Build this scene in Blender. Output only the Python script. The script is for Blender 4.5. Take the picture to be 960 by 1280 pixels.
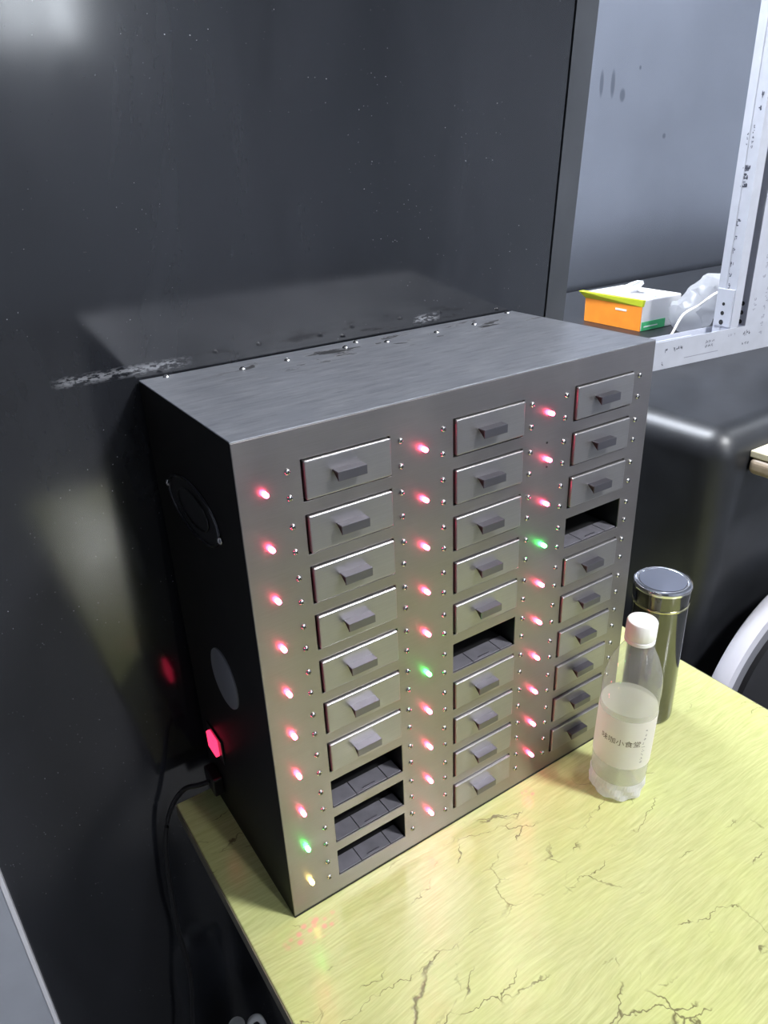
import bpy, bmesh, math, random
from mathutils import Vector, Matrix

# ------------------------------------------------------------------ reset
for o in list(bpy.data.objects): bpy.data.objects.remove(o)
scene = bpy.context.scene
COL = scene.collection
random.seed(7)

# Scene unit of the survey: charging cabinet height H = 0.5 m, table top at 0.75 m
S, ZT = 0.5, 0.75
def W(x, y, z): return Vector((x*S, y*S, ZT+z*S))

# ------------------------------------------------------------------ camera
cam_d = bpy.data.cameras.new('camera'); cam = bpy.data.objects.new('camera', cam_d); COL.objects.link(cam)
FPX = 930.85
cam_d.sensor_fit = 'HORIZONTAL'; cam_d.sensor_width = 36.0; cam_d.lens = 36.0*FPX/960.0
cam_d.clip_start = 0.01
_r = Vector((0.83203515, -0.55328098, -0.03997083)); _u = Vector((0.27040089, 0.34160786, 0.90010412)); _f = Vector((0.48435614, 0.75972641, -0.43383742))
M3 = Matrix((( _r.x, _u.x, -_f.x), (_r.y, _u.y, -_f.y), (_r.z, _u.z, -_f.z)))
cam.matrix_world = Matrix.Translation(W(-0.35124, -0.94497, 1.35862)) @ M3.to_4x4()
scene.camera = cam

# ------------------------------------------------------------------ world and exposure
world = bpy.data.worlds.new('world'); scene.world = world; world.use_nodes = True
bg = world.node_tree.nodes['Background']; bg.inputs[0].default_value = (0.55, 0.62, 0.75, 1); bg.inputs[1].default_value = 0.25
vs = scene.view_settings
vs.view_transform = 'Standard'; vs.look = 'None'; vs.gamma = 1.0; vs.use_curve_mapping = False; vs.exposure = 0.14

LAMP_MAIN = (1.02, -1.26, 2.72); LAMP_MAIN_W = 62.0; LAMP_MAIN_SIZE = 0.30
LAMP_FAR = (0.54, -3.35, 2.72); LAMP_FAR_W = 40.0
LAMP_SIDE = (0.35, 0.62, 2.72); FILL_SIDE_W = 60.0  # added unseen fill, brightens the tissue pack and far wall
LAMP_EAST = (2.75, -0.5, 2.72); FILL_EAST_W = 9.0  # added unseen fill, brightens the side wall mirrored in the far wall

# ------------------------------------------------------------------ material helpers
MATS = {}
def nmat(name):
    m = bpy.data.materials.new(name); m.use_nodes = True
    nt = m.node_tree; b = nt.nodes['Principled BSDF']
    MATS[name] = m
    return m, nt, b
def pm(name, col, rough=0.5, metal=0.0, ior=1.5, emit=None, es=0.0, bump=0.0, bscale=200.0, var=0.0, vscale=20.0, coat=0.0):
    m, nt, b = nmat(name)
    b.inputs['Base Color'].default_value = (*col, 1); b.inputs['Roughness'].default_value = rough
    b.inputs['Metallic'].default_value = metal; b.inputs['IOR'].default_value = ior
    b.inputs['Coat Weight'].default_value = coat
    if emit: b.inputs['Emission Color'].default_value = (*emit, 1); b.inputs['Emission Strength'].default_value = es
    tc = nt.nodes.new('ShaderNodeTexCoord')
    if var > 0:
        n = nt.nodes.new('ShaderNodeTexNoise'); n.inputs['Scale'].default_value = vscale; n.inputs['Detail'].default_value = 5
        nt.links.new(tc.outputs['Object'], n.inputs['Vector'])
        r = nt.nodes.new('ShaderNodeMapRange'); r.inputs[1].default_value = .3; r.inputs[2].default_value = .7
        r.inputs[3].default_value = 1-var; r.inputs[4].default_value = 1+var
        nt.links.new(n.outputs['Fac'], r.inputs[0])
        mx = nt.nodes.new('ShaderNodeVectorMath'); mx.operation = 'SCALE'; mx.inputs[0].default_value = col
        nt.links.new(r.outputs[0], mx.inputs['Scale']); nt.links.new(mx.outputs[0], b.inputs['Base Color'])
    if bump > 0:
        n = nt.nodes.new('ShaderNodeTexNoise'); n.inputs['Scale'].default_value = bscale; n.inputs['Detail'].default_value = 3
        nt.links.new(tc.outputs['Object'], n.inputs['Vector'])
        bp = nt.nodes.new('ShaderNodeBump'); bp.inputs['Strength'].default_value = bump; bp.inputs['Distance'].default_value = 0.001
        nt.links.new(n.outputs['Fac'], bp.inputs['Height']); nt.links.new(bp.outputs[0], b.inputs['Normal'])
    return m

class N:
    """tiny node-graph helper"""
    def __init__(s, nt): s.nt = nt
    def n(s, t, **kw):
        x = s.nt.nodes.new(t)
        for k, v in kw.items():
            if k.startswith('i_'): x.inputs[int(k[2:])].default_value = v
            else: setattr(x, k, v)
        return x
    def l(s, a, b): s.nt.links.new(a, b)
    def math(s, op, a, b=None, c=None):
        x = s.nt.nodes.new('ShaderNodeMath'); x.operation = op
        for i, v in enumerate((a, b, c)):
            if v is None: continue
            if isinstance(v, (int, float)): x.inputs[i].default_value = v
            else: s.l(v, x.inputs[i])
        return x.outputs[0]
    def mr(s, v, a, b, c=0.0, d=1.0):
        x = s.nt.nodes.new('ShaderNodeMapRange'); x.clamp = True
        s.l(v, x.inputs[0])
        for i, q in enumerate((a, b, c, d)): x.inputs[i+1].default_value = q
        return x.outputs[0]
    def noise(s, vec, scale, detail=4, rough=.5, dist=0.0):
        x = s.nt.nodes.new('ShaderNodeTexNoise'); s.l(vec, x.inputs['Vector'])
        x.inputs['Scale'].default_value = scale; x.inputs['Detail'].default_value = detail
        x.inputs['Roughness'].default_value = rough; x.inputs['Distortion'].default_value = dist
        return x.outputs['Fac']
    def mapping(s, vec, scale=(1,1,1), rot=(0,0,0), loc=(0,0,0)):
        x = s.nt.nodes.new('ShaderNodeMapping'); s.l(vec, x.inputs['Vector'])
        x.inputs['Scale'].default_value = scale; x.inputs['Rotation'].default_value = rot; x.inputs['Location'].default_value = loc
        return x.outputs[0]
    def mix(s, fac, a, b):
        x = s.nt.nodes.new('ShaderNodeMix'); x.data_type = 'RGBA'
        if isinstance(fac, (int, float)): x.inputs[0].default_value = fac
        else: s.l(fac, x.inputs[0])
        for i, v in ((6, a), (7, b)):
            if isinstance(v, tuple): x.inputs[i].default_value = (*v, 1) if len(v) == 3 else v
            else: s.l(v, x.inputs[i])
        return x.outputs[2]
    def bump(s, h, strength, dist=.001):
        x = s.nt.nodes.new('ShaderNodeBump'); x.inputs['Strength'].default_value = strength; x.inputs['Distance'].default_value = dist
        s.l(h, x.inputs['Height']); return x.outputs[0]

# --- black painted sheet steel wall (smears, dust specks, a band of scuffs at the cabinet's top edge)
m, nt, b = nmat('black_gloss_sheet'); g = N(nt)
tc = g.n('ShaderNodeTexCoord'); oc = tc.outputs['Object']
sm = g.noise(g.mapping(oc, (3, 1, 1.2)), 2.2, 6, .62, .6)
sm2 = g.noise(g.mapping(oc, (9, 1, 2.0)), 5.0, 4, .6)
rough = g.math('ADD', g.mr(sm, .3, .72, .07, .15), g.math('MULTIPLY', sm2, .04))
sp = g.mr(g.noise(oc, 620, 1, .4), .785, .82)
sp = g.math('MULTIPLY', sp, g.mr(g.noise(oc, 5, 2), .42, .62))
sep = g.n('ShaderNodeSeparateXYZ'); g.l(oc, sep.inputs[0])
zl = W(0, 0, 1.02).z
band = g.mr(g.math('ABSOLUTE', g.math('SUBTRACT', sep.outputs[2], zl)), .001, .006, 1, 0)
xr = g.math('MAXIMUM', g.math('MULTIPLY', g.mr(sep.outputs[0], -.075, -.06), g.mr(sep.outputs[0], .03, .055, 1, 0)),
            g.math('MULTIPLY', g.mr(sep.outputs[0], .31, .318), g.mr(sep.outputs[0], .338, .35, 1, 0)))
sc = g.math('MULTIPLY', g.math('MULTIPLY', band, xr), g.mr(g.noise(g.mapping(oc, (40, 1, 120)), 3.0, 4, .7), .47, .56))
mask = g.math('MAXIMUM', sp, g.math('MULTIPLY', sc, .40))
base = g.mix(g.mr(sm, .35, .75), (.012, .013, .016), (.025, .027, .033))
g.l(g.mix(mask, base, (.55, .56, .6)), b.inputs['Base Color']); g.l(rough, b.inputs['Roughness'])
b.inputs['IOR'].default_value = 1.64

# --- dark brushed gunmetal of the cabinet
def gunmetal(name, col, rough, stains=False, metal=.9):
    m, nt, b = nmat(name); g = N(nt)
    tc = g.n('ShaderNodeTexCoord'); oc = tc.outputs['Object']
    br = g.noise(g.mapping(oc, (4, 60, 260)), 6, 3, .6)
    cl = g.noise(oc, 14, 4, .6)
    f = g.math('ADD', g.mr(br, .3, .7, -.05, .05), g.mr(cl, .3, .7, -.06, .06))
    vm = g.n('ShaderNodeVectorMath', operation='SCALE'); vm.inputs[0].default_value = col
    g.l(g.math('ADD', f, 1.0), vm.inputs['Scale'])
    colo = vm.outputs[0]
    rg = g.math('ADD', g.mr(cl, .3, .7, rough-.04, rough+.05), g.mr(br, .3, .7, -.02, .02))
    if stains:
        st = g.noise(g.mapping(oc, (10, 26, 10)), 2.4, 4, .6, .5)
        sep = g.n('ShaderNodeSeparateXYZ'); g.l(oc, sep.inputs[0])
        near = g.math('MULTIPLY', g.mr(sep.outputs[1], .135, .165), g.mr(sep.outputs[0], .05, .1))
        blot = g.math('MULTIPLY', g.mr(st, .585, .605), near)
        halo = g.math('MULTIPLY', g.mr(st, .565, .585), near)
        sme = g.mr(g.noise(g.mapping(oc, (6, 30, 6), (0, 0, .3)), 4, 5, .7), .45, .75)
        colo = g.mix(g.math('MULTIPLY', sme, .6), colo, (.50, .51, .55))
        dk = g.mr(g.noise(g.mapping(oc, (5, 34, 6), (0, 0, -.15)), 5, 5, .7), .52, .72)
        colo = g.mix(g.math('MULTIPLY', dk, .5), colo, (.12, .125, .15))
        colo = g.mix(g.math('MULTIPLY', halo, .6), colo, (.5, .5, .52))
        colo = g.mix(g.math('MULTIPLY', blot, .85), colo, (.03, .03, .035))
        rg = g.math('ADD', rg, g.math('MULTIPLY', sme, .1))
    g.l(colo, b.inputs['Base Color']); g.l(rg, b.inputs['Roughness'])
    b.inputs['Metallic'].default_value = metal
    g.l(g.bump(br, .05), b.inputs['Normal'])
    return m
gunmetal('gunmetal', (.285, .265, .265), .36, metal=.93)
gunmetal('gunmetal_top', (.31, .325, .37), .36, True, metal=.4)  # raised bluish base stands in for light falling on the top
gunmetal('drawer_metal', (.31, .30, .305), .33, metal=.82)
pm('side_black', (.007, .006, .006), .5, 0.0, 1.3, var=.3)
pm('inner_black', (.010, .010, .011), .55)
pm('bay_grey', (.17, .165, .19), .5, .3, var=.15, vscale=60)
pm('chrome', (.62, .61, .60), .16, 1.0)
pm('slot_black', (.01, .01, .01), .6)
pm('solder', (.75, .75, .76), .25, 1.0)
pm('handle_metal', (.15, .145, .165), .32, .85, bump=.05)
pm('led_red', (.6, .05, .08), .3, emit=(1, .06, .15), es=54)
pm('led_green', (.05, .5, .1), .3, emit=(.04, 1, .12), es=60)
pm('led_amber', (.6, .5, .3), .3, emit=(1, .70, .18), es=22)
pm('switch_red', (.6, .02, .05), .3, emit=(1, .03, .10), es=2.4)
pm('cable_black', (.012, .012, .013), .38)
pm('wire_steel', (.30, .30, .32), .3, 1.0)
pm('vent_rim', (.10, .10, .11), .25, 1.0)
pm('fan_dark', (.012, .012, .013), .35)
pm('vent_grey', (.20, .20, .22), .4)

# --- yellow wood laminate
m, nt, b = nmat('yellow_wood'); g = N(nt)
tc = g.n('ShaderNodeTexCoord'); oc = tc.outputs['Object']
warp = g.n('ShaderNodeTexNoise'); g.l(g.mapping(oc, (2.2, 5, 1)), warp.inputs['Vector']); warp.inputs['Scale'].default_value = 2.0; warp.inputs['Detail'].default_value = 2
wv = g.n('ShaderNodeVectorMath', operation='MULTIPLY_ADD'); g.l(warp.outputs['Color'], wv.inputs[0]); wv.inputs[1].default_value = (.03, .045, 0); g.l(oc, wv.inputs[2])
gr = g.noise(g.mapping(wv.outputs[0], (6, 95, 1)), 5, 4, .65)
ring = g.n('ShaderNodeTexWave', wave_type='BANDS', bands_direction='Y'); g.l(g.mapping(wv.outputs[0], (.5, 1, 1)), ring.inputs['Vector']); ring.inputs['Scale'].default_value = 26; ring.inputs['Distortion'].default_value = 5; ring.inputs['Detail'].default_value = 3; ring.inputs['Detail Scale'].default_value = 1.4
blot = g.noise(oc, 9, 4, .6)
c0 = g.mix(g.mr(gr, .32, .68), (.445, .46, .19), (.59, .605, .28))
c1 = g.mix(g.math('MULTIPLY', g.mr(ring.outputs['Fac'], .0, .35, 1, 0), .16), c0, (.46, .43, .18))
c2 = g.mix(g.mr(blot, .45, .7, 0, .35), c1, (.60, .66, .22))
jit = g.n('ShaderNodeTexNoise'); g.l(oc, jit.inputs['Vector']); jit.inputs['Scale'].default_value = 22; jit.inputs['Detail'].default_value = 4; jit.inputs['Roughness'].default_value = .65
jv = g.n('ShaderNodeVectorMath', operation='MULTIPLY_ADD'); g.l(jit.outputs['Color'], jv.inputs[0]); jv.inputs[1].default_value = (.045, .045, 0); g.l(oc, jv.inputs[2])
def cracks(scale, rot, w0, w1, nscale, lo, hi):
    vo = g.n('ShaderNodeTexVoronoi', feature='DISTANCE_TO_EDGE'); g.l(g.mapping(jv.outputs[0], scale, (0, 0, rot)), vo.inputs['Vector']); vo.inputs['Scale'].default_value = 1.0
    return g.math('MULTIPLY', g.mr(vo.outputs['Distance'], w0, w1, 1, 0), g.mr(g.noise(oc, nscale, 3, .6), lo, hi))
crk = g.math('MAXIMUM', cracks((6, 15, 1), .30, .002, .010, 13, .53, .60), cracks((13, 26, 1), -.2, .004, .020, 9, .57, .63))
fine = g.mr(g.noise(g.mapping(wv.outputs[0], (14, 420, 1)), 3, 3, .6), .60, .72)
c2 = g.mix(g.math('MULTIPLY', fine, .28), c2, (.34, .33, .13))
c3 = g.mix(g.math('MULTIPLY', crk, .85), c2, (.13, .11, .05))
# faint pink flower print beside the cabinet's foot
sep = g.n('ShaderNodeSeparateXYZ'); g.l(oc, sep.inputs[0])
def patch(cx, cy, rx, ry):
    dx = g.math('DIVIDE', g.math('SUBTRACT', sep.outputs[0], cx), rx); dy = g.math('DIVIDE', g.math('SUBTRACT', sep.outputs[1], cy), ry)
    return g.mr(g.math('ADD', g.math('MULTIPLY', dx, dx), g.math('MULTIPLY', dy, dy)), .4, 1.0, 1, 0)
pk = g.math('MAXIMUM', patch(.008, -.0215, .034, .014), patch(.298, -.016, .010, .008))
pv = g.n('ShaderNodeTexVoronoi'); g.l(oc, pv.inputs['Vector']); pv.inputs['Scale'].default_value = 130
pk = g.math('MULTIPLY', pk, g.mr(pv.outputs['Distance'], .25, .5, .75, .1))
c4 = g.mix(pk, c3, (.78, .30, .26))
g.l(c4, b.inputs['Base Color']); b.inputs['Roughness'].default_value = .14
g.l(g.bump(g.math('SUBTRACT', gr, crk), .25, .0006), b.inputs['Normal'])

pm('table_edge', (.16, .14, .09), .5, var=.2, vscale=60)
pm('table_leg_black', (.015, .015, .016), .4)
pm('white_plastic', (.85, .84, .82), .35)
pm('white_paper', (.88, .88, .88), .6)
pm('far_grey', (.46, .475, .515), .27, 1.0, bump=.1, bscale=3, var=.12, vscale=2.5)
_nt = MATS['far_grey'].node_tree; g = N(_nt); _b = _nt.nodes['Principled BSDF']
tc = g.n('ShaderNodeTexCoord'); sep = g.n('ShaderNodeSeparateXYZ'); g.l(tc.outputs['Object'], sep.inputs[0])
_msk = None
for (cx_, cz_, rx_, rz_) in ((1.461, 1.563, .008, .034), (1.502, 1.563, .009, .036), (1.541, 1.538, .012, .018), (1.723, 1.441, .008, .008), (1.60, 1.60, .005, .006)):
    dx_ = g.math('DIVIDE', g.math('SUBTRACT', sep.outputs[0], cx_), rx_); dz_ = g.math('DIVIDE', g.math('SUBTRACT', sep.outputs[2], cz_), rz_)
    v_ = g.mr(g.math('ADD', g.math('MULTIPLY', dx_, dx_), g.math('MULTIPLY', dz_, dz_)), .3, 1.0, .55, 0)
    _msk = v_ if _msk is None else g.math('MAXIMUM', _msk, v_)
_old = _b.inputs['Base Color'].links[0].from_socket
g.l(g.mix(_msk, _old, (.12, .13, .16)), _b.inputs['Base Color'])
pm('strip_grey', (.045, .048, .056), .30, 0, 1.7, var=.25, vscale=12)
pm('left_grey', (.34, .36, .41), .45, .1, var=.05)
pm('left_edge', (.62, .62, .66), .4)
pm('seam_black', (.004, .004, .005), .6)
pm('counter_black', (.012, .013, .016), .42, 0, 1.55, bump=.12, bscale=9, var=.3)
pm('galvanised', (.52, .535, .595), .42, .25, var=.05, vscale=30)
pm('print_dark', (.07, .075, .10), .6)
pm('print_light', (.30, .31, .37), .6)
pm('hole_black', (.01, .01, .01), .7)
pm('tissue_orange', (.95, .30, .03), .5, var=.06, vscale=40)
pm('tissue_yellow', (.80, .90, .05), .5)
pm('tissue_green', (.08, .55, .22), .5)
pm('tissue_white', (.88, .88, .90), .55)
pm('wood_pale', (.62, .56, .40), .5, var=.12, vscale=60)
pm('wood_brown', (.42, .33, .24), .45, var=.15, vscale=60)
pm('chair_light', (.55, .54, .60), .4)
pm('chair_mid', (.16, .16, .18), .5)
pm('chair_black', (.010, .010, .012), .6)
pm('jug_white', (.70, .70, .70), .4)
pm('room_paint', (.34, .38, .46), .7)
pm('side_paint', (.48, .52, .60), .6)
pm('left_paint', (.08, .085, .10), .7)
pm('room_dark', (.50, .54, .62), .7)
pm('ceiling_paint', (.6, .62, .65), .8)
pm('floor_concrete', (.13, .13, .135), .5, var=.2, vscale=6)
pm('lamp_white', (.8, .8, .8), .5)
pm('added_window_frame', (.5, .5, .52), .5)
pm('thermos_body', (.16, .16, .155), .12, 1.0)
pm('thermos_lid', (.20, .22, .29), .35, .35)
pm('thermos_rim', (.80, .80, .84), .14, 1.0)
pm('thermos_band', (.70, .66, .42), .2, 1.0)
pm('label_print', (.10, .07, .05), .6)
pm('label_print_grey', (.22, .22, .24), .6)

def clearplastic(name, tint, gloss_rough=.06, haze=0.0, hcol=(.9, .9, .88)):
    m = bpy.data.materials.new(name); m.use_nodes = True; MATS[name] = m
    nt = m.node_tree; nt.nodes.clear(); g = N(nt)
    out = g.n('ShaderNodeOutputMaterial'); tr = g.n('ShaderNodeBsdfTransparent'); tr.inputs[0].default_value = (*tint, 1)
    gl = g.n('ShaderNodeBsdfGlossy'); gl.inputs['Roughness'].default_value = gloss_rough
    lw = g.n('ShaderNodeLayerWeight'); lw.inputs[0].default_value = .5
    fac = g.math('MULTIPLY_ADD', g.math('POWER', lw.outputs['Facing'], 4.0), .55, .035)
    mx = g.n('ShaderNodeMixShader'); g.l(fac, mx.inputs[0]); g.l(tr.outputs[0], mx.inputs[1]); g.l(gl.outputs[0], mx.inputs[2])
    last = mx
    if haze > 0:
        df = g.n('ShaderNodeBsdfDiffuse'); df.inputs[0].default_value = (*hcol, 1)
        tl_ = g.n('ShaderNodeBsdfTranslucent'); tl_.inputs[0].default_value = (*hcol, 1)
        ad = g.n('ShaderNodeMixShader'); ad.inputs[0].default_value = .5; g.l(df.outputs[0], ad.inputs[1]); g.l(tl_.outputs[0], ad.inputs[2])
        m2 = g.n('ShaderNodeMixShader'); m2.inputs[0].default_value = haze
        g.l(mx.outputs[0], m2.inputs[1]); g.l(ad.outputs[0], m2.inputs[2]); last = m2
    g.l(last.outputs[0], out.inputs[0])
    return m
clearplastic('bottle_clear', (.97, .98, .97), .10, .13)
clearplastic('bottle_foot', (.97, .97, .98), .10, .62, (.95, .95, 1))
clearplastic('label_film', (.95, .93, .92), .2, .72, (.96, .94, .90))
clearplastic('bag_film', (.85, .86, .88), .25, .55, (.75, .76, .80))
clearplastic('water', (.98, .985, .96), .05, .26, (.97, .97, .88))

# ------------------------------------------------------------------ mesh helpers
class MB:
    def __init__(s): s.v = []; s.f = []; s.mi = []
    def add(s, vs, fs, mi=0):
        o = len(s.v); s.v += [tuple(q) for q in vs]; s.f += [tuple(i+o for i in f) for f in fs]; s.mi += [mi]*len(fs); return s
    def box(s, x0, x1, y0, y1, z0, z1, mi=0):
        vs = [(x0,y0,z0),(x1,y0,z0),(x1,y1,z0),(x0,y1,z0),(x0,y0,z1),(x1,y0,z1),(x1,y1,z1),(x0,y1,z1)]
        return s.add(vs, [(0,3,2,1),(4,5,6,7),(0,1,5,4),(1,2,6,5),(2,3,7,6),(3,0,4,7)], mi)
    def lathe(s, prof, n=24, axis='z', c=(0,0,0), mi=0, cap=True, rfun=None):
        vs = []; fs = []
        for (r, h) in prof:
            for k in range(n):
                a = 2*math.pi*k/n; rr = r*(rfun(a, h) if rfun else 1)
                x, y = rr*math.cos(a), rr*math.sin(a)
                p = (x, y, h) if axis == 'z' else ((h, x, y) if axis == 'x' else (y, h, x))
                vs.append((p[0]+c[0], p[1]+c[1], p[2]+c[2]))
        for i in range(len(prof)-1):
            for k in range(n):
                k2 = (k+1) % n
                fs.append((i*n+k, i*n+k2, (i+1)*n+k2, (i+1)*n+k))
        if cap:
            fs.append(tuple(range(n-1, -1, -1))); fs.append(tuple((len(prof)-1)*n+k for k in range(n)))
        return s.add(vs, fs, mi)
    def tube(s, pts, r, n=8, mi=0):
        pts = [Vector(p) for p in pts]; vs = []; fs = []
        up = Vector((0, 0, 1))
        for i, p in enumerate(pts):
            t = (pts[min(i+1, len(pts)-1)] - pts[max(i-1, 0)]).normalized()
            ref = up if abs(t.dot(up)) < .95 else Vector((1, 0, 0))
            a = t.cross(ref).normalized(); bb = t.cross(a)
            for k in range(n):
                an = 2*math.pi*k/n; vs.append(p + (a*math.cos(an)+bb*math.sin(an))*r)
        for i in range(len(pts)-1):
            for k in range(n):
                k2 = (k+1) % n; fs.append((i*n+k, i*n+k2, (i+1)*n+k2, (i+1)*n+k))
        fs.append(tuple(range(n-1, -1, -1))); fs.append(tuple((len(pts)-1)*n+k for k in range(n)))
        return s.add(vs, fs, mi)
    def ring(s, R, r, axis='x', c=(0,0,0), n=40, m=8, mi=0):
        vs = []; fs = []
        for i in range(n):
            a = 2*math.pi*i/n
            for k in range(m):
                t = 2*math.pi*k/m; rr = R+r*math.cos(t); h = r*math.sin(t)
                x, y = rr*math.cos(a), rr*math.sin(a)
                p = (h, x, y) if axis == 'x' else ((x, h, y) if axis == 'y' else (x, y, h))
                vs.append((p[0]+c[0], p[1]+c[1], p[2]+c[2]))
        for i in range(n):
            for k in range(m):
                i2, k2 = (i+1) % n, (k+1) % m
                fs.append((i*m+k, i2*m+k, i2*m+k2, i*m+k2))
        return s.add(vs, fs, mi)
    def mesh(s, name, mats, smooth=False):
        me = bpy.data.meshes.new(name); me.from_pydata(s.v, [], s.f)
        for mname in (mats if isinstance(mats, (list, tuple)) else [mats]): me.materials.append(MATS[mname])
        me.polygons.foreach_set('material_index', s.mi)
        bm = bmesh.new(); bm.from_mesh(me); bmesh.ops.recalc_face_normals(bm, faces=bm.faces); bm.to_mesh(me); bm.free()
        if smooth:
            me.polygons.foreach_set('use_smooth', [True]*len(me.polygons)); me.set_sharp_from_angle(angle=math.radians(38))
        return me
    def obj(s, name, mats, parent=None, smooth=False, bevel=0, loc=None, segs=2):
        o = bpy.data.objects.new(name, s.mesh(name, mats, smooth)); COL.objects.link(o)
        if parent: o.parent = parent
        if loc is not None: o.location = loc
        if bevel:
            bv = o.modifiers.new('bevel', 'BEVEL'); bv.width = bevel; bv.segments = segs; bv.limit_method = 'ANGLE'; bv.angle_limit = math.radians(40)
        return o
def inst(src, parent, loc, mat=None):
    o = src.copy(); COL.objects.link(o); o.parent = parent; o.location = loc
    return o
def empty(name, loc, label, cat, group=None, rz=0):
    o = bpy.data.objects.new(name, None); COL.objects.link(o); o.location = loc; o.rotation_euler = (0, 0, rz); o.empty_display_size = .05
    tag(o, label, cat, group); return o
def tag(o, label, cat, group=None):
    o['label'] = label; o['category'] = cat
    if group: o['group'] = group
    return o
def struct(o, label=None, cat=None):
    o['kind'] = 'structure'
    if label: o['label'] = label
    if cat: o['category'] = cat
    return o

# ------------------------------------------------------------------ the room
RX0, RX1, RY0, RY1, RZ = -1.9, 3.2, -4.2, 1.0, 2.8
def slab(name, a, mat, label, cat):
    return struct(MB().box(*a).obj(name, mat), label, cat)
slab('floor', (RX0-.1, RX1+.1, RY0-.1, RY1+.1, -.1, 0), 'floor_concrete', 'dark grey concrete floor under the table', 'floor')
slab('ceiling', (RX0-.1, RX1+.1, RY0-.1, RY1+.1, RZ, RZ+.1), 'ceiling_paint', 'pale painted ceiling above the workshop room', 'ceiling')
slab('wall_back', (RX0-.1, RX1+.1, RY1, RY1+.1, 0, RZ), 'far_grey', 'satin grey steel wall behind the black counter', 'wall')
slab('wall_side', (RX1, RX1+.1, RY0, RY1, 0, RZ), 'side_paint', 'grey painted room wall beyond the round chair', 'wall')
slab('wall_left', (RX0-.1, RX0, RY0, RY1, 0, RZ), 'left_paint', 'grey painted room wall beyond the pale steel panel', 'wall')
wf = MB()
wx0, wx1, wz0, wz1 = .62, 1.22, 1.45, 2.15
wf.box(RX0-.1, wx0, RY0-.1, RY0, 0, RZ); wf.box(wx1, RX1+.1, RY0-.1, RY0, 0, RZ)
wf.box(wx0, wx1, RY0-.1, RY0, 0, wz0); wf.box(wx0, wx1, RY0-.1, RY0, wz1, RZ)
struct(wf.obj('wall_front', 'room_dark'), 'dark painted wall with the added bright window', 'wall')
m = pm('added_window_glow', (.9, .93, 1), .1, emit=(.86, .93, 1), es=10.0)  # emissive pane of an added, unseen window; feeds the glow on the black sheet
win = struct(MB().box(wx0, wx1, RY0-.06, RY0-.05, wz0, wz1).obj('added_window', 'added_window_glow'), 'unseen glowing window added for the glow on the black sheet wall', 'window')
fr = MB(); 
for a in ((wx0, wx0+.04, wz0, wz1), (wx1-.04, wx1, wz0, wz1), (wx0, wx1, wz0, wz0+.04), (wx0, wx1, wz1-.04, wz1), ((wx0+wx1)/2-.02, (wx0+wx1)/2+.02, wz0, wz1)):
    fr.box(a[0], a[1], RY0-.05, RY0-.02, a[2], a[3])
fr.obj('added_window_frame', 'added_window_frame', win)

# leaning black sheet-steel wall behind the cabinet (leans 4 degrees, y grows towards its foot)
LEAN = math.tan(math.radians(3.8))
def wy(z): return S*(.4275 + LEAN*(1-(z-ZT)/S))
def lean_panel(name, x0, x1, z0, z1, t, mat, dy=0.0):
    mb = MB(); ya, yb = wy(z0)+dy, wy(z1)+dy
    mb.add([(x0,ya,z0),(x1,ya,z0),(x1,ya+t,z0),(x0,ya+t,z0),(x0,yb,z1),(x1,yb,z1),(x1,yb+t,z1),(x0,yb+t,z1)],
           [(0,3,2,1),(4,5,6,7),(0,1,5,4),(1,2,6,5),(2,3,7,6),(3,0,4,7)])
    return mb.obj(name, mat)
XS = 1.0325*S
struct(lean_panel('wall_panel', -.236, XS-.0022, 0, 2.79, .012, 'black_gloss_sheet'), 'glossy black steel sheet wall behind the metal charging cabinet', 'wall')
struct(lean_panel('trim_1', XS+.0012, 1.101*S, 0, 2.79, .030, 'strip_grey'), 'narrow dark steel strip beside the black sheet wall', 'trim')
struct(lean_panel('trim_2', XS-.02, XS+.02, 0, 2.79, .006, 'seam_black', .013), 'black backing strip behind the wall seam', 'trim')
lp = struct(lean_panel('wall_panel_grey', -1.1, -.240, 0, 2.79, .04, 'left_grey', -.014), 'pale grey steel panel beside the black sheet wall', 'wall')
o = lean_panel('edge_strip', -.2405, -.236, 0, 2.79, .04, 'left_edge', -.015); o.parent = lp

# ------------------------------------------------------------------ ceiling lamps
def ceiling_lamp(p, size, watts, label, col=(.97, .985, 1.0)):
    t = empty('ceiling_lamp', (p[0], p[1], RZ), label, 'lamp')
    h = size/2
    MB().box(-h-.02, h+.02, -h-.02, h+.02, -.05, 0).obj('housing', 'lamp_white', t, bevel=.004)
    m = pm('lamp_diffuser_%d' % len(MATS), (.9, .9, .9), .5, emit=col, es=watts/(size*size)/12.0)
    MB().box(-h, h, -h, h, -.058, -.05).obj('diffuser', m.name, t)
    ld = bpy.data.lights.new('lamp_light', 'AREA'); ld.shape = 'SQUARE'; ld.size = size; ld.energy = watts; ld.color = col
    lo = bpy.data.objects.new('lamp_light', ld); COL.objects.link(lo); lo.parent = t; lo.location = (0, 0, -.062)
    return t
ceiling_lamp(LAMP_MAIN, LAMP_MAIN_SIZE, LAMP_MAIN_W, 'square white ceiling lamp above the yellow table')
ceiling_lamp(LAMP_FAR, .19, LAMP_FAR_W, 'square white ceiling lamp near the added window', (.95, .97, 1))
ceiling_lamp(LAMP_SIDE, .6, FILL_SIDE_W, 'unseen square fill lamp added to brighten the tissue pack and far wall', (.88, .93, 1))

ceiling_lamp(LAMP_EAST, .4, FILL_EAST_W, 'unseen square fill lamp added to brighten the upper side wall', (.88, .93, 1))

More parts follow.
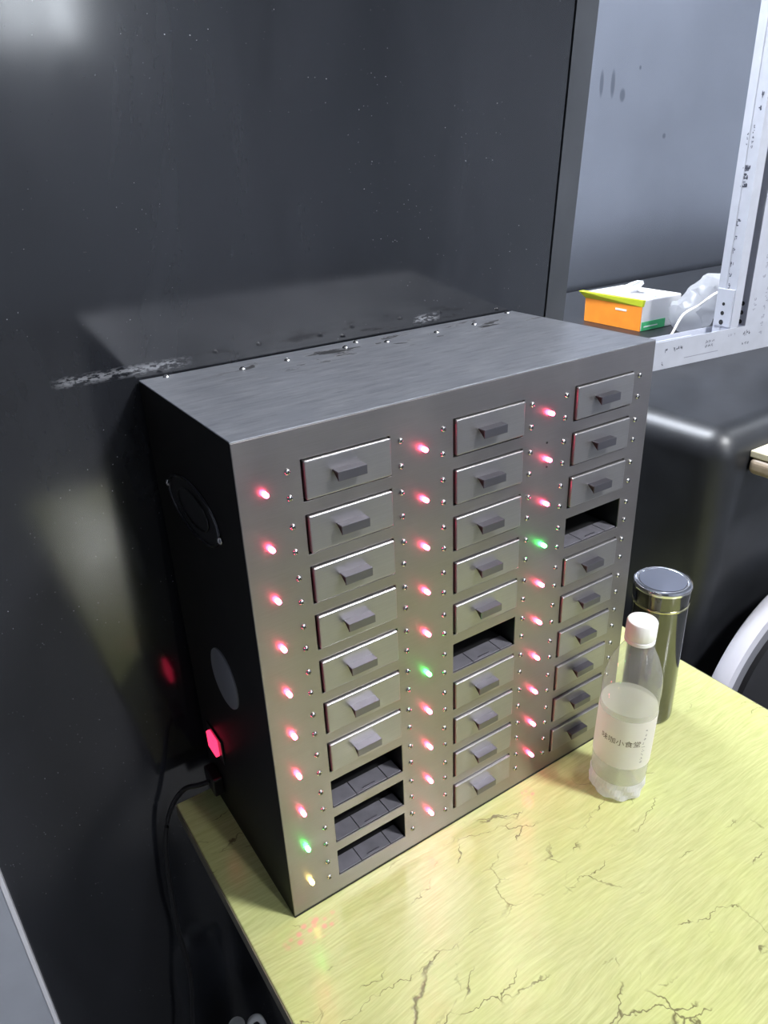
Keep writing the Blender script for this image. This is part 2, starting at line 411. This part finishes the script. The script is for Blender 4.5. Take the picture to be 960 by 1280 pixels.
# ------------------------------------------------------------------ table
tb = empty('work_table', (0, 0, 0), 'yellow wood-grain work table carrying the metal charging cabinet', 'table')
TX0, TX1, TY0, TY1 = -.0475, .649, -.52, .2107
MB().box(TX0, TX1, TY0, TY1, ZT-.022, ZT).obj('table_top', 'yellow_wood', tb, bevel=.0015)
MB().box(TX0-.0012, TX0, TY0, TY1, ZT-.021, ZT-.001).obj('edge_band', 'table_edge', tb)
MB().box(TX1, TX1+.0012, TY0, TY1, ZT-.021, ZT-.001).obj('edge_band', 'table_edge', tb)
ap = MB().box(TX0+.05, TX1-.05, TY1-.07, TY1-.05, ZT-.10, ZT-.022); ap.box(TX0+.05, TX1-.05, TY0+.05, TY0+.07, ZT-.10, ZT-.022)
ap.box(TX0+.05, TX0+.07, TY0+.07, TY1-.07, ZT-.10, ZT-.022); ap.box(TX1-.07, TX1-.05, TY0+.07, TY1-.07, ZT-.10, ZT-.022)
ap.obj('apron', 'table_leg_black', tb)
leg0 = None
for (lx, ly) in ((TX0+.11, TY0+.075), (TX1-.075, TY0+.075), (TX0+.11, TY1-.075), (TX1-.075, TY1-.075)):
    if leg0 is None:
        leg0 = MB().box(-.02, .02, -.02, .02, 0, ZT-.022).obj('leg', 'table_leg_black', tb, bevel=.002, loc=(lx, ly, 0))
    else: inst(leg0, tb, (lx, ly, 0))

# ------------------------------------------------------------------ charging cabinet
CW, CD, CH = .9126*S, .4206*S, S
X0, OW, PX, Z0, OH, PZ = .1062*S, .1625*S, .2924*S, .9494*S, .0698*S, .0928*S
cab = empty('charging_cabinet', (0, 0, ZT), 'dark gunmetal cabinet with three columns of ten small drawers and lit indicators', 'cabinet')
T = .0015
EMPTY_BAYS = {(0, 7), (0, 8), (0, 9), (1, 5), (2, 3)}
# front panel with 30 real openings
xs = [0]; zs = [0]
for c in range(3): xs += [X0+c*PX, X0+c*PX+OW]
xs.append(CW)
for r in range(9, -1, -1): zs += [Z0-r*PZ-OH, Z0-r*PZ]
zs.append(CH)
bm = bmesh.new(); VV = {}
def gv(i, j, k):
    key = (i, j, k)
    if key not in VV: VV[key] = bm.verts.new((xs[i], 0.0 if k == 0 else T, zs[j]))
    return VV[key]
nx, nz = len(xs)-1, len(zs)-1
def solid(i, j): return 0 <= i < nx and 0 <= j < nz and not (i % 2 == 1 and j % 2 == 1)
for i in range(nx):
    for j in range(nz):
        if not solid(i, j): continue
        for k in (0, 1): bm.faces.new([gv(i, j, k), gv(i+1, j, k), gv(i+1, j+1, k), gv(i, j+1, k)])
        for (di, dj, e) in ((-1, 0, ((i, j), (i, j+1))), (1, 0, ((i+1, j), (i+1, j+1))), (0, -1, ((i, j), (i+1, j))), (0, 1, ((i, j+1), (i+1, j+1)))):
            if not solid(i+di, j+dj):
                a, b_ = e; bm.faces.new([gv(*a, 0), gv(*b_, 0), gv(*b_, 1), gv(*a, 1)])
bmesh.ops.recalc_face_normals(bm, faces=bm.faces)
me = bpy.data.meshes.new('front_panel'); bm.to_mesh(me); bm.free(); me.materials.append(MATS['gunmetal'])
fp = bpy.data.objects.new('front_panel', me); COL.objects.link(fp); fp.parent = cab
bv = fp.modifiers.new('bevel', 'BEVEL'); bv.width = .0005; bv.segments = 2; bv.limit_method = 'ANGLE'; bv.angle_limit = math.radians(40)
# shell
tp = MB().box(0, CW, .0002, CD, CH, CH+.0012).obj('top_panel', 'gunmetal_top', cab, bevel=.0005); tp['label'] = 'stained dark steel top panel with rivets'
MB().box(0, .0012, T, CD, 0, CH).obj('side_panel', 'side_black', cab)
MB().box(CW-.0012, CW, T, CD, 0, CH).obj('side_panel', 'gunmetal', cab)
MB().box(.0012, CW-.0012, CD-.0012, CD, 0, CH).obj('back_panel', 'inner_black', cab)
MB().box(.0012, CW-.0012, T, CD-.0012, 0, .0012).obj('bottom_panel', 'inner_black', cab)
MB().box(.0, CW, -.0004, .004, 0, .0022).obj('bottom_lip', 'slot_black', cab)

# drawer prototype (origin at opening's lower-left corner on the front face)
GL, GR_, GB, GT = .0013, .0010, .0016, .0009; PROUD = .0030
d0 = None
for c in range(3):
    for r in range(10):
        ox, oz = X0+c*PX, Z0-r*PZ-OH
        if (c, r) in EMPTY_BAYS:
            # open bay: black liner, grey three-piece floor
            bl = MB(); e = .0004
            dep = .15
            bl.add([(ox-e,T,oz-e),(ox+OW+e,T,oz-e),(ox+OW+e,T,oz+OH+e),(ox-e,T,oz+OH+e),(ox-e,dep,oz-e),(ox+OW+e,dep,oz-e),(ox+OW+e,dep,oz+OH+e),(ox-e,dep,oz+OH+e)],
                   [(0,1,5,4),(1,2,6,5),(2,3,7,6),(3,0,4,7),(4,5,6,7)])
            bay = bl.obj('open_bay', 'inner_black', cab)
            bay['label'] = 'empty open bay without a drawer'
            cuts = [0.001, .34*OW, .78*OW, OW-.001]
            for q in range(3):
                MB().box(ox+cuts[q]+.0004, ox+cuts[q+1]-.0004, .0016, .0200, oz, oz+.0012).obj('bay_floor', 'bay_grey', bay, bevel=.0003)
            MB().box(ox+.44*OW, ox+.62*OW, .004, .0046, oz+.0012, oz+.0024).obj('contact_tab', 'handle_metal', bay)
            continue
        if d0 is None:
            d0 = MB().box(GL, OW-GR_, -PROUD, .03, GB, OH-GT).obj('drawer', 'drawer_metal', cab, bevel=.0013, segs=3)
            d0.location = (ox, 0, oz)
            hx0, hx1 = .0505*S, .1035*S; ht = OH-.0265*S; hp = -PROUD-.0085; lip = .0078; t = .0013
            mb = MB()
            prof = [(-PROUD+.0003, ht), (hp, ht), (hp, ht-lip), (hp+t, ht-lip), (hp+t, ht-t), (-PROUD+.0003, ht-t)]
            vs_ = [(hx0, y, z) for y, z in prof] + [(hx1, y, z) for y, z in prof]; n = len(prof)
            mb.add(vs_, [tuple(range(n)), tuple(range(2*n-1, n-1, -1))] + [(i, (i+1) % n, (i+1) % n+n, i+n) for i in range(n)])
            h0 = mb.obj('handle', 'handle_metal', d0, bevel=.0003)
            pr_ = [(-PROUD+.0001, ht-t), (hp+t, ht-t), (hp+t, ht-lip+.0004)]
            mb = MB().add([(hx0+.0004, y, z) for y, z in pr_] + [(hx1-.0004, y, z) for y, z in pr_], [(0, 1, 2), (5, 4, 3), (0, 1, 4, 3), (1, 2, 5, 4), (2, 0, 3, 5)])
            k0 = mb.obj('handle_shade', 'slot_black', d0)  # black wedge filling the hollow in place of shade under the handle
        else:
            d = inst(d0, cab, (ox, 0, oz)); d.rotation_euler = (0, random.uniform(-.006, .006), 0)
            inst(h0, d, (0, 0, 0)); inst(k0, d, (0, 0, 0))

# screws, two on each side of every bay
sc0 = None
def screw_mesh(R, h):
    mb = MB(); mb.lathe([(R, 0), (R, -.25*h), (R*.86, -.62*h), (R*.55, -.9*h), (R*.12, -h)], 12, 'y')
    a = R*.16
    mb.box(-a, a, -h*1.05, -h*.55, -R*.55, R*.55, 1); mb.box(-R*.55, R*.55, -h*1.05, -h*.55, -a, a, 1)
    return mb
for c in range(3):
    for r in range(10):
        for sx in (X0+c*PX-.0225*S, X0+c*PX+OW+.0195*S):
            for dz in (.0130, .0570):
                p = (sx+random.uniform(-.0004, .0004), 0, Z0-r*PZ-dz*S+random.uniform(-.0004, .0004))
                if sc0 is None: sc0 = screw_mesh(.0027, .0019).obj('screw', ['chrome', 'slot_black'], cab, smooth=True, loc=p)
                else:
                    o = inst(sc0, cab, p); o.rotation_euler = (0, random.uniform(0, 1.5), 0)
# indicator lamps
leds = {}
for c in range(3):
    for r in range(10):
        kind = 'led_red'
        if (c, r) in ((0, 8), (1, 5), (2, 3)): kind = 'led_green'
        if (c, r) == (0, 9): kind = 'led_amber'
        p = (X0+c*PX-.0635*S, 0, Z0-r*PZ-.0385*S)
        if kind not in leds:
            mb = MB().lathe([(.0021, 0), (.0021, -.0032), (.0018, -.0044), (.0011, -.0051), (.0003, -.0054)], 14, 'y')
            leds[kind] = mb.obj('indicator_lamp', kind, cab, smooth=True, loc=p)
        else: inst(leds[kind], cab, p)
        leds[kind]['label'] = {'led_red': 'red glowing indicator lamp', 'led_green': 'green glowing indicator lamp', 'led_amber': 'warm white glowing indicator lamp'}[kind]
# two tiny spare holes between the second and third columns
for (hx, hz) in ((.6235, .853), (.6265, .803)):
    MB().lathe([(.0011, 0), (.0011, -.0004)], 10, 'y').obj('spare_hole', 'slot_black', cab, loc=(hx*S, 0, hz*S))
# rivets on the top
rv0 = None
for (x, y) in ((.048, .408), (.18, .362), (.275, .363), (.414, .375), (.455, .400), (.505, .357), (.635, .357), (.746, .363), (.885, .408)):
    if rv0 is None: rv0 = MB().lathe([(.0032, 0), (.0029, .0010), (.0018, .0020), (.0004, .0023)], 10, 'z').obj('rivet', 'solder', tp, smooth=True, loc=(x*S, y*S, CH+.0012))
    else: inst(rv0, tp, (x*S, y*S, CH+.0012))
# oval grip vent on the left side
fy, fz, fa, fb = .218*S, .817*S, .118*S, .052*S
def oval(k, r, x, n=44, m=8):
    mb = MB(); vs_ = []; fs_ = []
    for i in range(n):
        a = 2*math.pi*i/n
        for q in range(m):
            t_ = 2*math.pi*q/m; rr = r*math.cos(t_)
            vs_.append((x+r*math.sin(t_), fy+(fa*k+rr)*math.cos(a), fz+(fb*k+rr)*math.sin(a)))
    for i in range(n):
        for q in range(m): fs_.append((i*m+q, ((i+1) % n)*m+q, ((i+1) % n)*m+(q+1) % m, i*m+(q+1) % m))
    return mb.add(vs_, fs_)
ov = oval(1.0, .0016, -.0006).obj('oval_vent', 'vent_rim', cab, smooth=True)
n = 44
MB().add([(-.0003, fy+fa*math.cos(2*math.pi*i/n), fz+fb*math.sin(2*math.pi*i/n)) for i in range(n)] + [(-.0006, fy, fz)], [(i, (i+1) % n, n) for i in range(n)]).obj('vent_mesh', 'fan_dark', ov)
oval(.62, .0007, -.0012).obj('inner_ring', 'fan_dark', ov, smooth=True)
for sg in (-1, 1):
    MB().lathe([(.0036, 0), (.0034, -.001), (.002, -.0022), (.0005, -.0025)], 12, 'x', (-.001, fy+sg*fa*1.02, fz+sg*fb*.2)).obj('vent_screw', 'chrome', ov, smooth=True)
vt = MB().lathe([(.062*S, 0), (.062*S, -.0015), (.057*S, -.0025)], 32, 'x', (0, .196*S, .467*S)).obj('vent_cover', 'vent_grey', cab, smooth=True)
# red rocker switch
sw = MB().box(-.002, 0, .292*S, .378*S, .172*S, .236*S).obj('switch_bezel', 'fan_dark', cab, bevel=.0006)
MB().box(-.0065, -.0018, .312*S, .358*S, .182*S, .226*S).obj('rocker_switch', 'switch_red', sw, bevel=.0012)['label'] = 'red glowing rocker switch'
MB().box(-.012, 0, .335*S, .395*S, .05*S, .10*S).obj('power_plug', 'fan_dark', cab, bevel=.002)

# power cord
def spline(pts, n=8):
    P = [Vector(p) for p in pts]; P = [P[0]*2-P[1]] + P + [P[-1]*2-P[-2]]; out = []
    for i in range(1, len(P)-2):
        for k in range(n):
            t = k/n; a, b_, c_, d_ = P[i-1], P[i], P[i+1], P[i+2]
            out.append(.5*((2*b_)+(-a+c_)*t+(2*a-5*b_+4*c_-d_)*t*t+(-a+3*b_-3*c_+d_)*t**3))
    out.append(P[-2]); return out
cp = [W(-.022, .365, .075), W(-.045, .385, .060), W(-.07, .425, .028), W(-.100, .455, -.035), W(-.127, .460, -.115), W(-.142, .460, -.237), W(-.151, .46, -.44), W(-.149, .46, -.64), W(-.172, .46, -.83), W(-.22, .47, -1.2), W(-.36, .46, -1.488), W(-.6, .40, -1.492)]
o = MB().tube(spline(cp), .0030, 8).obj('power_cord', 'cable_black', smooth=True)
tag(o, 'thin black power cord hanging from the cabinet side past the table edge', 'cord')

# ------------------------------------------------------------------ water bottle
bx, by = .7790*S, -.1325*S
bt = empty('water_bottle', (bx, by, ZT), 'clear plastic water bottle with white screw cap and translucent label', 'bottle')
bt.rotation_mode = 'AXIS_ANGLE'; bt.rotation_axis_angle = (.030, .55, .83, 0); bt.location.z += .0006
def facets(a, h):
    if h < .026: return 1 + .05*math.sin(a*8+h*260) - .02*(min(h, .026-h)/.013)
    return 1
prof = [(.022, .0012), (.0270, .0005), (.0300, .004), (.0308, .010), (.0310, .018), (.0305, .026), (.0302, .028), (.0310, .031), (.0312, .06), (.0312, .10), (.0312, .128),
        (.0308, .134), (.0312, .140), (.0310, .150), (.0296, .160), (.0268, .172), (.0225, .184), (.0175, .194), (.0140, .2), (.0135, .207), (.0135, .222)]
mf = MB().lathe(prof[:6], 60, 'z', cap=False, rfun=facets)
mf.obj('bottle_foot', 'bottle_foot', bt, smooth=False)
mb = MB().lathe(prof[5:], 60, 'z', cap=False, rfun=facets)
mb.add([(.022*math.cos(2*math.pi*k/60), .022*math.sin(2*math.pi*k/60), .0012) for k in range(60)] + [(0, 0, .006)], [(k, (k+1) % 60, 60) for k in range(60)])
shell = mb.obj('bottle_shell', 'bottle_clear', bt, smooth=True)
wp = [(.0205, .0065), (.0265, .0020), (.0292, .005), (.0300, .010), (.0302, .018), (.0297, .026), (.0294, .028), (.0302, .031), (.0304, .06), (.0304, .10), (.0304, .1235), (.0302, .1245)]
MB().lathe(wp, 60, 'z', rfun=facets).obj('drinking_water', 'water', bt, smooth=True)
lab = MB().lathe([(.0316, .052), (.0316, .118)], 60, 'z', cap=False).obj('paper_label', 'label_film', bt, smooth=True)
mb = MB().lathe([(.0158, .2045), (.0160, .2085), (.0152, .2095)], 40, 'z'); cr = mb.obj('cap_ring', 'white_plastic', bt, smooth=True)
mb = MB().lathe([(.0155, .2100), (.0158, .2105), (.0158, .2280), (.0150, .2295), (.0138, .2300)], 72, 'z', rfun=lambda a, h: 1+(.018 if math.sin(a*36) > 0 and h < .2275 else 0))
mb.obj('screw_cap', 'white_plastic', bt, smooth=True)
def curved_text(body, size, cx_ang, cz, R, mat, name, vertical=False):
    cu = bpy.data.curves.new('txt', 'FONT'); cu.body = body; cu.size = size; cu.align_x = 'CENTER'; cu.align_y = 'CENTER'
    to = bpy.data.objects.new('txt', cu); COL.objects.link(to)
    dg = bpy.context.evaluated_depsgraph_get(); me = bpy.data.meshes.new_from_object(to.evaluated_get(dg))
    bpy.data.objects.remove(to)
    me.name = name
    for v in me.vertices:
        u, w_ = (v.co.x, v.co.y)
        a = cx_ang + u/R
        v.co = (R*math.cos(a), R*math.sin(a), cz+w_)
    me.materials.clear(); me.materials.append(MATS[mat])
    o = bpy.data.objects.new(name, me); COL.objects.link(o); o.parent = lab
    return o
ca = math.atan2(-.945+.1325, -.351-.7815)
curved_text('味咖小食堂', .0092, ca-.10, .088, .0319, 'label_print', 'label_lettering')
mb = MB()
for k in range(9):
    a0 = ca+.72; z = .060+k*.0055
    for q in range(3):
        a = a0+random.uniform(-.05, .05); da = random.uniform(.02, .05); zz = z+random.uniform(0, .003)
        R_ = .0319
        mb.add([(R_*math.cos(a), R_*math.sin(a), zz), (R_*math.cos(a+da), R_*math.sin(a+da), zz), (R_*math.cos(a+da), R_*math.sin(a+da), zz+.001), (R_*math.cos(a), R_*math.sin(a), zz+.001)], [(0, 1, 2, 3)])
mb.obj('label_side_print', 'label_print_grey', lab)

# ------------------------------------------------------------------ thermos flask
th = empty('thermos_flask', W(1.045, -.002, 0), 'shiny steel thermos flask with a flat grey lid behind the water bottle', 'flask')
MB().lathe([(.0305, 0), (.0325, .002), (.0330, .006), (.0330, .168), (.0326, .1705)], 48, 'z').obj('flask_body', 'thermos_body', th, smooth=True)
MB().lathe([(.0331, .1705), (.0336, .1712), (.0336, .1728), (.0331, .1735)], 48, 'z').obj('lid_band', 'thermos_band', th, smooth=True)
lid = MB().lathe([(.0328, .1735), (.0332, .175), (.0338, .193)], 48, 'z').obj('lid', 'thermos_body', th, smooth=True)
MB().lathe([(.0338, .193), (.0345, .1945), (.0347, .1965), (.0338, .1992), (.0315, .2002), (.0285, .2002), (.0275, .1996), (.0275, .193)], 56, 'z').obj('lid_rim', 'thermos_rim', lid, smooth=True)
MB().lathe([(.0276, .193), (.0276, .1992), (.0265, .1995)], 48, 'z').obj('lid_disc', 'thermos_lid', lid, smooth=True)
mb = MB()
for k in range(3):
    a = -.55; z = .135+k*.011; R_ = .0332
    for q in range(3):
        aa = a+random.uniform(-.08, .08); zz = z+random.uniform(-.003, .003)
        mb.add([(R_*math.cos(aa), R_*math.sin(aa), zz), (R_*math.cos(aa+.07), R_*math.sin(aa+.07), zz), (R_*math.cos(aa+.07), R_*math.sin(aa+.07), zz+.0015), (R_*math.cos(aa), R_*math.sin(aa), zz+.0015)], [(0, 1, 2, 3)])
mb.obj('flask_marking', 'thermos_rim', th)

# ------------------------------------------------------------------ black counter on the right
ct = MB().box(1.395*S, 3.15, .110*S, RY1-.002, 0, ZT+.65*S).obj('black_counter', 'counter_black', bevel=.042, segs=8)
ct.data.polygons.foreach_set('use_smooth', [True]*len(ct.data.polygons))
tag(ct, 'tall glossy black counter with rounded edges behind the yellow table', 'counter')
ZC = ZT+.65*S

# U-shaped track lying on the counter
RZB = math.atan2(.589-.643, 2.362-1.799)
tr = empty('steel_track', W(1.799, .643, .65), 'printed galvanised steel track lying along the black counter', 'track', rz=RZB)
TW, THH = .052, .048
MB().box(-.12, .75, 0, TW, 0, .0012).obj('track_web', 'galvanised', tr)
MB().box(-.12, .75, 0, .0012, .0012, THH).obj('track_flange', 'galvanised', tr)
MB().box(-.12, .75, TW-.0012, TW, .0012, THH-.006).obj('track_flange', 'galvanised', tr)
MB().box(-.10, .095, .018, .021, .0012, THH-.004).obj('inner_rib', 'galvanised', tr)
def glyphs(mb, u0, v0, du, dv, n, vert, place, seed, dens=5):
    rnd = random.Random(seed)
    for k in range(n):
        a, b_ = (u0+k*du*1.25, v0) if not vert else (u0, v0-k*dv*1.25)
        for q in range(dens):
            if rnd.random() < .5: uu, vv, w_, h_ = a+rnd.uniform(0, .5)*du, b_+rnd.uniform(0, .85)*dv, du*rnd.uniform(.35, .5), dv*.13
            else: uu, vv, w_, h_ = a+rnd.uniform(0, .85)*du, b_+rnd.uniform(0, .5)*dv, du*.15, dv*rnd.uniform(.35, .5)
            mb.add([place(uu, vv), place(uu+w_, vv), place(uu+w_, vv+h_), place(uu, vv+h_)], [(0, 1, 2, 3)])
fpl = lambda u, v: (u, -.0003, v)
mb = MB(); glyphs(mb, .012, .026, .007, .010, 1, False, fpl, 1); glyphs(mb, .030, .027, .007, .010, 3, False, fpl, 2); glyphs(mb, .110, .030, .006, .006, 3, False, fpl, 3); glyphs(mb, .110, .022, .006, .006, 3, False, fpl, 4)
glyphs(mb, .205, .030, .006, .010, 3, False, fpl, 5); glyphs(mb, .205, .013, .006, .006, 3, False, fpl, 6); glyphs(mb, .006, .006, .006, .007, 1, False, fpl, 8)
mb.obj('printed_marks', 'print_dark', tr)
mb = MB(); mb.add([(.06, -.0003, .012), (.145, -.0003, .012), (.145, -.0003, .0135), (.06, -.0003, .0135)], [(0, 1, 2, 3)]); glyphs(mb, .165, .034, .006, .006, 3, False, fpl, 7)
mb.obj('faint_print', 'print_light', tr)

# two upright studs standing in the track
def local(u, v, w_): return tr.matrix_basis @ Vector((u, v, w_))
HST = RZ-ZC-.002
sx = .172
sa = empty('steel_stud', Matrix.Translation(W(1.799, .643, .65)) @ Matrix.Rotation(RZB, 4, 'Z') @ Vector((sx, 0, .0012)), 'narrow galvanised steel stud with block marks rising from the track', 'stud', rz=RZB)
MB().box(0, .0012, .002, .040, 0, HST).obj('stud_web', 'galvanised', sa)
MB().box(.0012, .020, .002, .0032, 0, HST).obj('stud_flange', 'galvanised', sa)
MB().box(.0012, .020, .0388, .040, 0, HST).obj('stud_flange', 'galvanised', sa)
MB().box(.0188, .020, .0032, .010, 0, HST).obj('stud_lip', 'galvanised', sa)
MB().tube([(-.0006, .024, .0), (-.0006, .024, HST)], .0012, 6).obj('stud_groove', 'galvanised', sa)
MB().box(-.0022, 0, .004, .038, THH, THH+.065).obj('corner_bracket', 'galvanised', sa, bevel=.0006)
for k in range(3):
    MB().lathe([(.0045-.0008*k, 0), (.0045-.0008*k, -.0004)], 14, 'x', (-.0022, .022, THH+.007+k*.016)).obj('bolt_hole', 'hole_black', sa)
mpl = lambda u, v: (-.0003, .040-u*.8, v)
mb = MB(); glyphs(mb, .016, .302, .018, .010, 3, True, mpl, 11, 12); glyphs(mb, .020, .215, .014, .016, 1, True, mpl, 13, 4)
for k, zz in enumerate((.192, .172, .150, .132, .113)): glyphs(mb, .022, zz, .008, .010, 1, True, mpl, 20+k, 5)
glyphs(mb, .014, .355, .006, .006, 3, True, mpl, 31, 4); glyphs(mb, .026, .365, .006, .006, 5, True, mpl, 32, 4); glyphs(mb, .030, .405, .010, .014, 2, True, mpl, 33, 4)
mb.obj('printed_marks', 'print_dark', sa)
HSB = HST-THH
sb = empty('steel_stud', Matrix.Translation(W(1.799, .643, .65)) @ Matrix.Rotation(RZB, 4, 'Z') @ Vector((sx+.036, 0, THH)), 'wide galvanised steel stud with a broad printed face on the track', 'stud', rz=RZB)
MB().box(0, .075, .0, .0032, 0, HSB).obj('stud_web', 'galvanised', sb)
MB().box(0, .0012, .0032, .046, 0, HSB).obj('stud_flange', 'galvanised', sb)
MB().box(.0738, .075, .0032, .046, 0, HSB).obj('stud_flange', 'galvanised', sb)
for k in range(3):
    MB().lathe([(.004, 0), (.004, -.0004)], 14, 'x', (0, .012, .006+k*.016)).obj('bolt_hole', 'hole_black', sb)
bpl = lambda u, v: (u, -.0003, v-THH)
mb = MB(); glyphs(mb, .012, .090, .009, .007, 3, True, bpl, 41, 5); glyphs(mb, .026, .160, .009, .012, 2, True, bpl, 42, 4); glyphs(mb, .022, .128, .012, .010, 1, True, bpl, 43, 4); glyphs(mb, .040, .10, .010, .012, 6, True, bpl, 44, 4)
mb.obj('printed_marks', 'print_light', sb)

# ------------------------------------------------------------------ tissue pack on the counter
tp_ = empty('tissue_pack', W(2.225, 1.065, .65), 'orange, green and white tissue pack with a tissue sticking out', 'tissue pack', rz=-.03)
tl, tw, thh = .118, .158, .064
MB().box(0, tl, 0, tw, 0, thh).obj('pack_body', 'tissue_white', tp_, bevel=.003)
MB().box(-.0008, .0004, .001, tw-.001, .0005, thh-.014).obj('orange_panel', 'tissue_orange', tp_)
MB().add([(-.0012, .0, thh-.014), (-.0012, tw, thh-.014), (-.010, tw+.012, thh), (-.004, -.003, thh), (.004, 0, thh-.014), (.004, tw, thh-.014), (.004, tw+.012, thh), (.004, -.003, thh)],
         [(0,1,2,3),(4,7,6,5),(0,3,7,4),(1,5,6,2),(0,4,5,1),(3,2,6,7)]).obj('yellow_flap', 'tissue_yellow', tp_)
MB().box(.002, tl*.62, -.0008, .0004, .001, .019).obj('green_band', 'tissue_green', tp_)
MB().box(.02, .055, .010, .012, thh, thh+.0006).obj('green_mark', 'tissue_green', tp_)
mb = MB().box(.008, .05, -.0012, 0, .008, .010); mb.obj('white_print', 'tissue_white', tp_)
mb = MB().box(-.0014, 0, .04, .07, .036, .040); mb.obj('orange_print', 'tissue_white', tp_)
ts = MB(); rnd = random.Random(5); nu, nv = 12, 6
vs_ = []
for i in range(nu+1):
    for j in range(nv+1):
        u, v = i/nu, j/nv
        x = .01+.08*u; y = .075+.03*math.sin(u*9)*(.3+v)*.5
        z = thh-.002+v*(.030*max(0, 1-abs(u-.45)/.42)+.003)
        vs_.append((x+rnd.uniform(-.002, .002), y-v*.01+rnd.uniform(-.002, .002), z))
fs_ = [(i*(nv+1)+j, (i+1)*(nv+1)+j, (i+1)*(nv+1)+j+1, i*(nv+1)+j+1) for i in range(nu) for j in range(nv)]
to = ts.add(vs_, fs_).obj('tissue_sheet', 'tissue_white', tp_)
so = to.modifiers.new('solid', 'SOLIDIFY'); so.thickness = .0006

# ------------------------------------------------------------------ crumpled plastic bag and white cord by the stud
def bag():
    mb = MB(); rnd = random.Random(3); n, k = 16, 20
    a, b_ = Vector((0, 0, 0)), Vector((.115, -.022, .075))
    pr = [.012, .026, .034, .038, .036, .039, .041, .038, .040, .042, .040, .041, .038, .036, .030, .020]
    vs_ = []
    t = (b_-a).normalized(); e1 = t.cross(Vector((0, 1, 0))).normalized(); e2 = t.cross(e1)
    for i in range(n):
        c_ = a.lerp(b_, i/(n-1))
        for q in range(k):
            an = 2*math.pi*q/k; r = pr[i]*(1+.10*math.sin(3*an+i*1.3)+rnd.uniform(-.10, .10))
            vs_.append(c_+(e1*math.cos(an)+e2*math.sin(an))*r)
    fs_ = [(i*k+q, i*k+(q+1) % k, (i+1)*k+(q+1) % k, (i+1)*k+q) for i in range(n-1) for q in range(k)]
    fs_ += [tuple(range(k-1, -1, -1)), tuple((n-1)*k+q for q in range(k))]
    mb.add(vs_, fs_)
    zmin = min(v[2] for v in mb.v)
    return mb, zmin
mb, zmin = bag()
pb = mb.obj('plastic_bag', 'bag_film', smooth=True); pb.location = W(2.27, .93, .65) + Vector((0, 0, -zmin-.001))
tag(pb, 'crumpled translucent plastic bag leaning beside the steel stud', 'bag')
cd = MB().tube(spline([W(2.02, .83, .656), W(2.06, .80, .70), W(2.10, .785, .775), W(2.16, .765, .805), W(2.23, .74, .845), W(2.27, .725, .80), W(2.30, .72, .656)]), .0022, 8).obj('white_cord', 'white_plastic', smooth=True)
tag(cd, 'thin white cord looped on the counter behind the track', 'cord')

# ------------------------------------------------------------------ wooden ledge fixed to the counter
wl = empty('wooden_ledge', W(1.524, .110, .52), 'small pale wooden ledge with a rounded block fixed to the black counter', 'ledge')
MB().box(0, .22, -.075, 0, .022, .032).obj('ledge_board', 'wood_pale', wl, bevel=.0015)
MB().box(-.003, .22, -.060, 0, -.002, .022).obj('ledge_block', 'wood_brown', wl, bevel=.009, segs=5)
MB().lathe([(.006, 0), (.006, -.002), (.004, -.006), (.001, -.0075)], 14, 'y', (.02, -.059, .012)).obj('ledge_bolt', 'wood_pale', wl, smooth=True)

# ------------------------------------------------------------------ round-backed chair
ch = empty('round_chair', (1.75*S, -.2, 0), 'round-backed chair with light grey rim between table and counter', 'chair')
cy, cz, cr_ = .2-.002, ZT-.25*S, .41*S
mb = MB().lathe([(cr_*.985, -.012), (cr_, -.008), (cr_, .010), (cr_*.985, .014), (cr_*.90, .014), (cr_*.89, .006), (cr_*.89, -.004), (cr_*.90, -.012)], 72, 'y', (0, cy, cz), cap=False)
mb.add([], []); n_ = 72
mb.f += [(7*n_+k, 7*n_+(k+1) % n_, (k+1) % n_, k) for k in range(n_)]; mb.mi += [0]*n_
mb.obj('back_rim', 'chair_light', ch, smooth=True)
MB().lathe([(cr_*.895, -.006), (cr_*.895, .006), (cr_*.72, .010), (cr_*.72, -.010)], 64, 'y', (0, cy, cz), cap=True).obj('back_ring', 'chair_mid', ch, smooth=True)
MB().lathe([(cr_*.73, .012), (cr_*.73, -.014), (cr_*.60, -.020), (cr_*.2, -.022)], 48, 'y', (0, cy, cz)).obj('back_pad', 'chair_black', ch, smooth=True)
MB().lathe([(.17, .42), (.195, .43), (.20, .445), (.19, .462), (.12, .468)], 48, 'z').obj('seat', 'chair_black', ch, smooth=True)
MB().box(-.03, .03, .17, .205, .40, cz-cr_*.6).obj('back_post', 'chair_mid', ch, bevel=.004)
for (lx, ly) in ((-.13, -.13), (.13, -.13), (-.13, .13), (.13, .13)):
    MB().tube([(lx*.75, ly*.75, .425), (lx*1.2, ly*1.2, .0)], .012, 10).obj('leg', 'chair_mid', ch, smooth=True)

# ------------------------------------------------------------------ white jug under the table edge
jg = empty('plastic_jug', (-.036, .192, 0), 'white plastic jug with a looped handle standing below the power cord', 'jug')
jg.scale = (.6, .6, .99)
MB().lathe([(.060, 0), (.066, .004), (.068, .03), (.068, .22), (.062, .26), (.045, .290), (.020, .305), (.017, .322)], 36, 'z').obj('jug_body', 'jug_white', jg, smooth=True)
MB().lathe([(.0195, .318), (.0195, .336), (.017, .339)], 28, 'z').obj('jug_cap', 'jug_white', jg, smooth=True)
MB().tube(spline([(.02, 0, .30), (.035, 0, .325), (.055, 0, .32), (.064, 0, .29), (.062, 0, .25)]), .007, 10).obj('jug_handle', 'jug_white', jg, smooth=True)
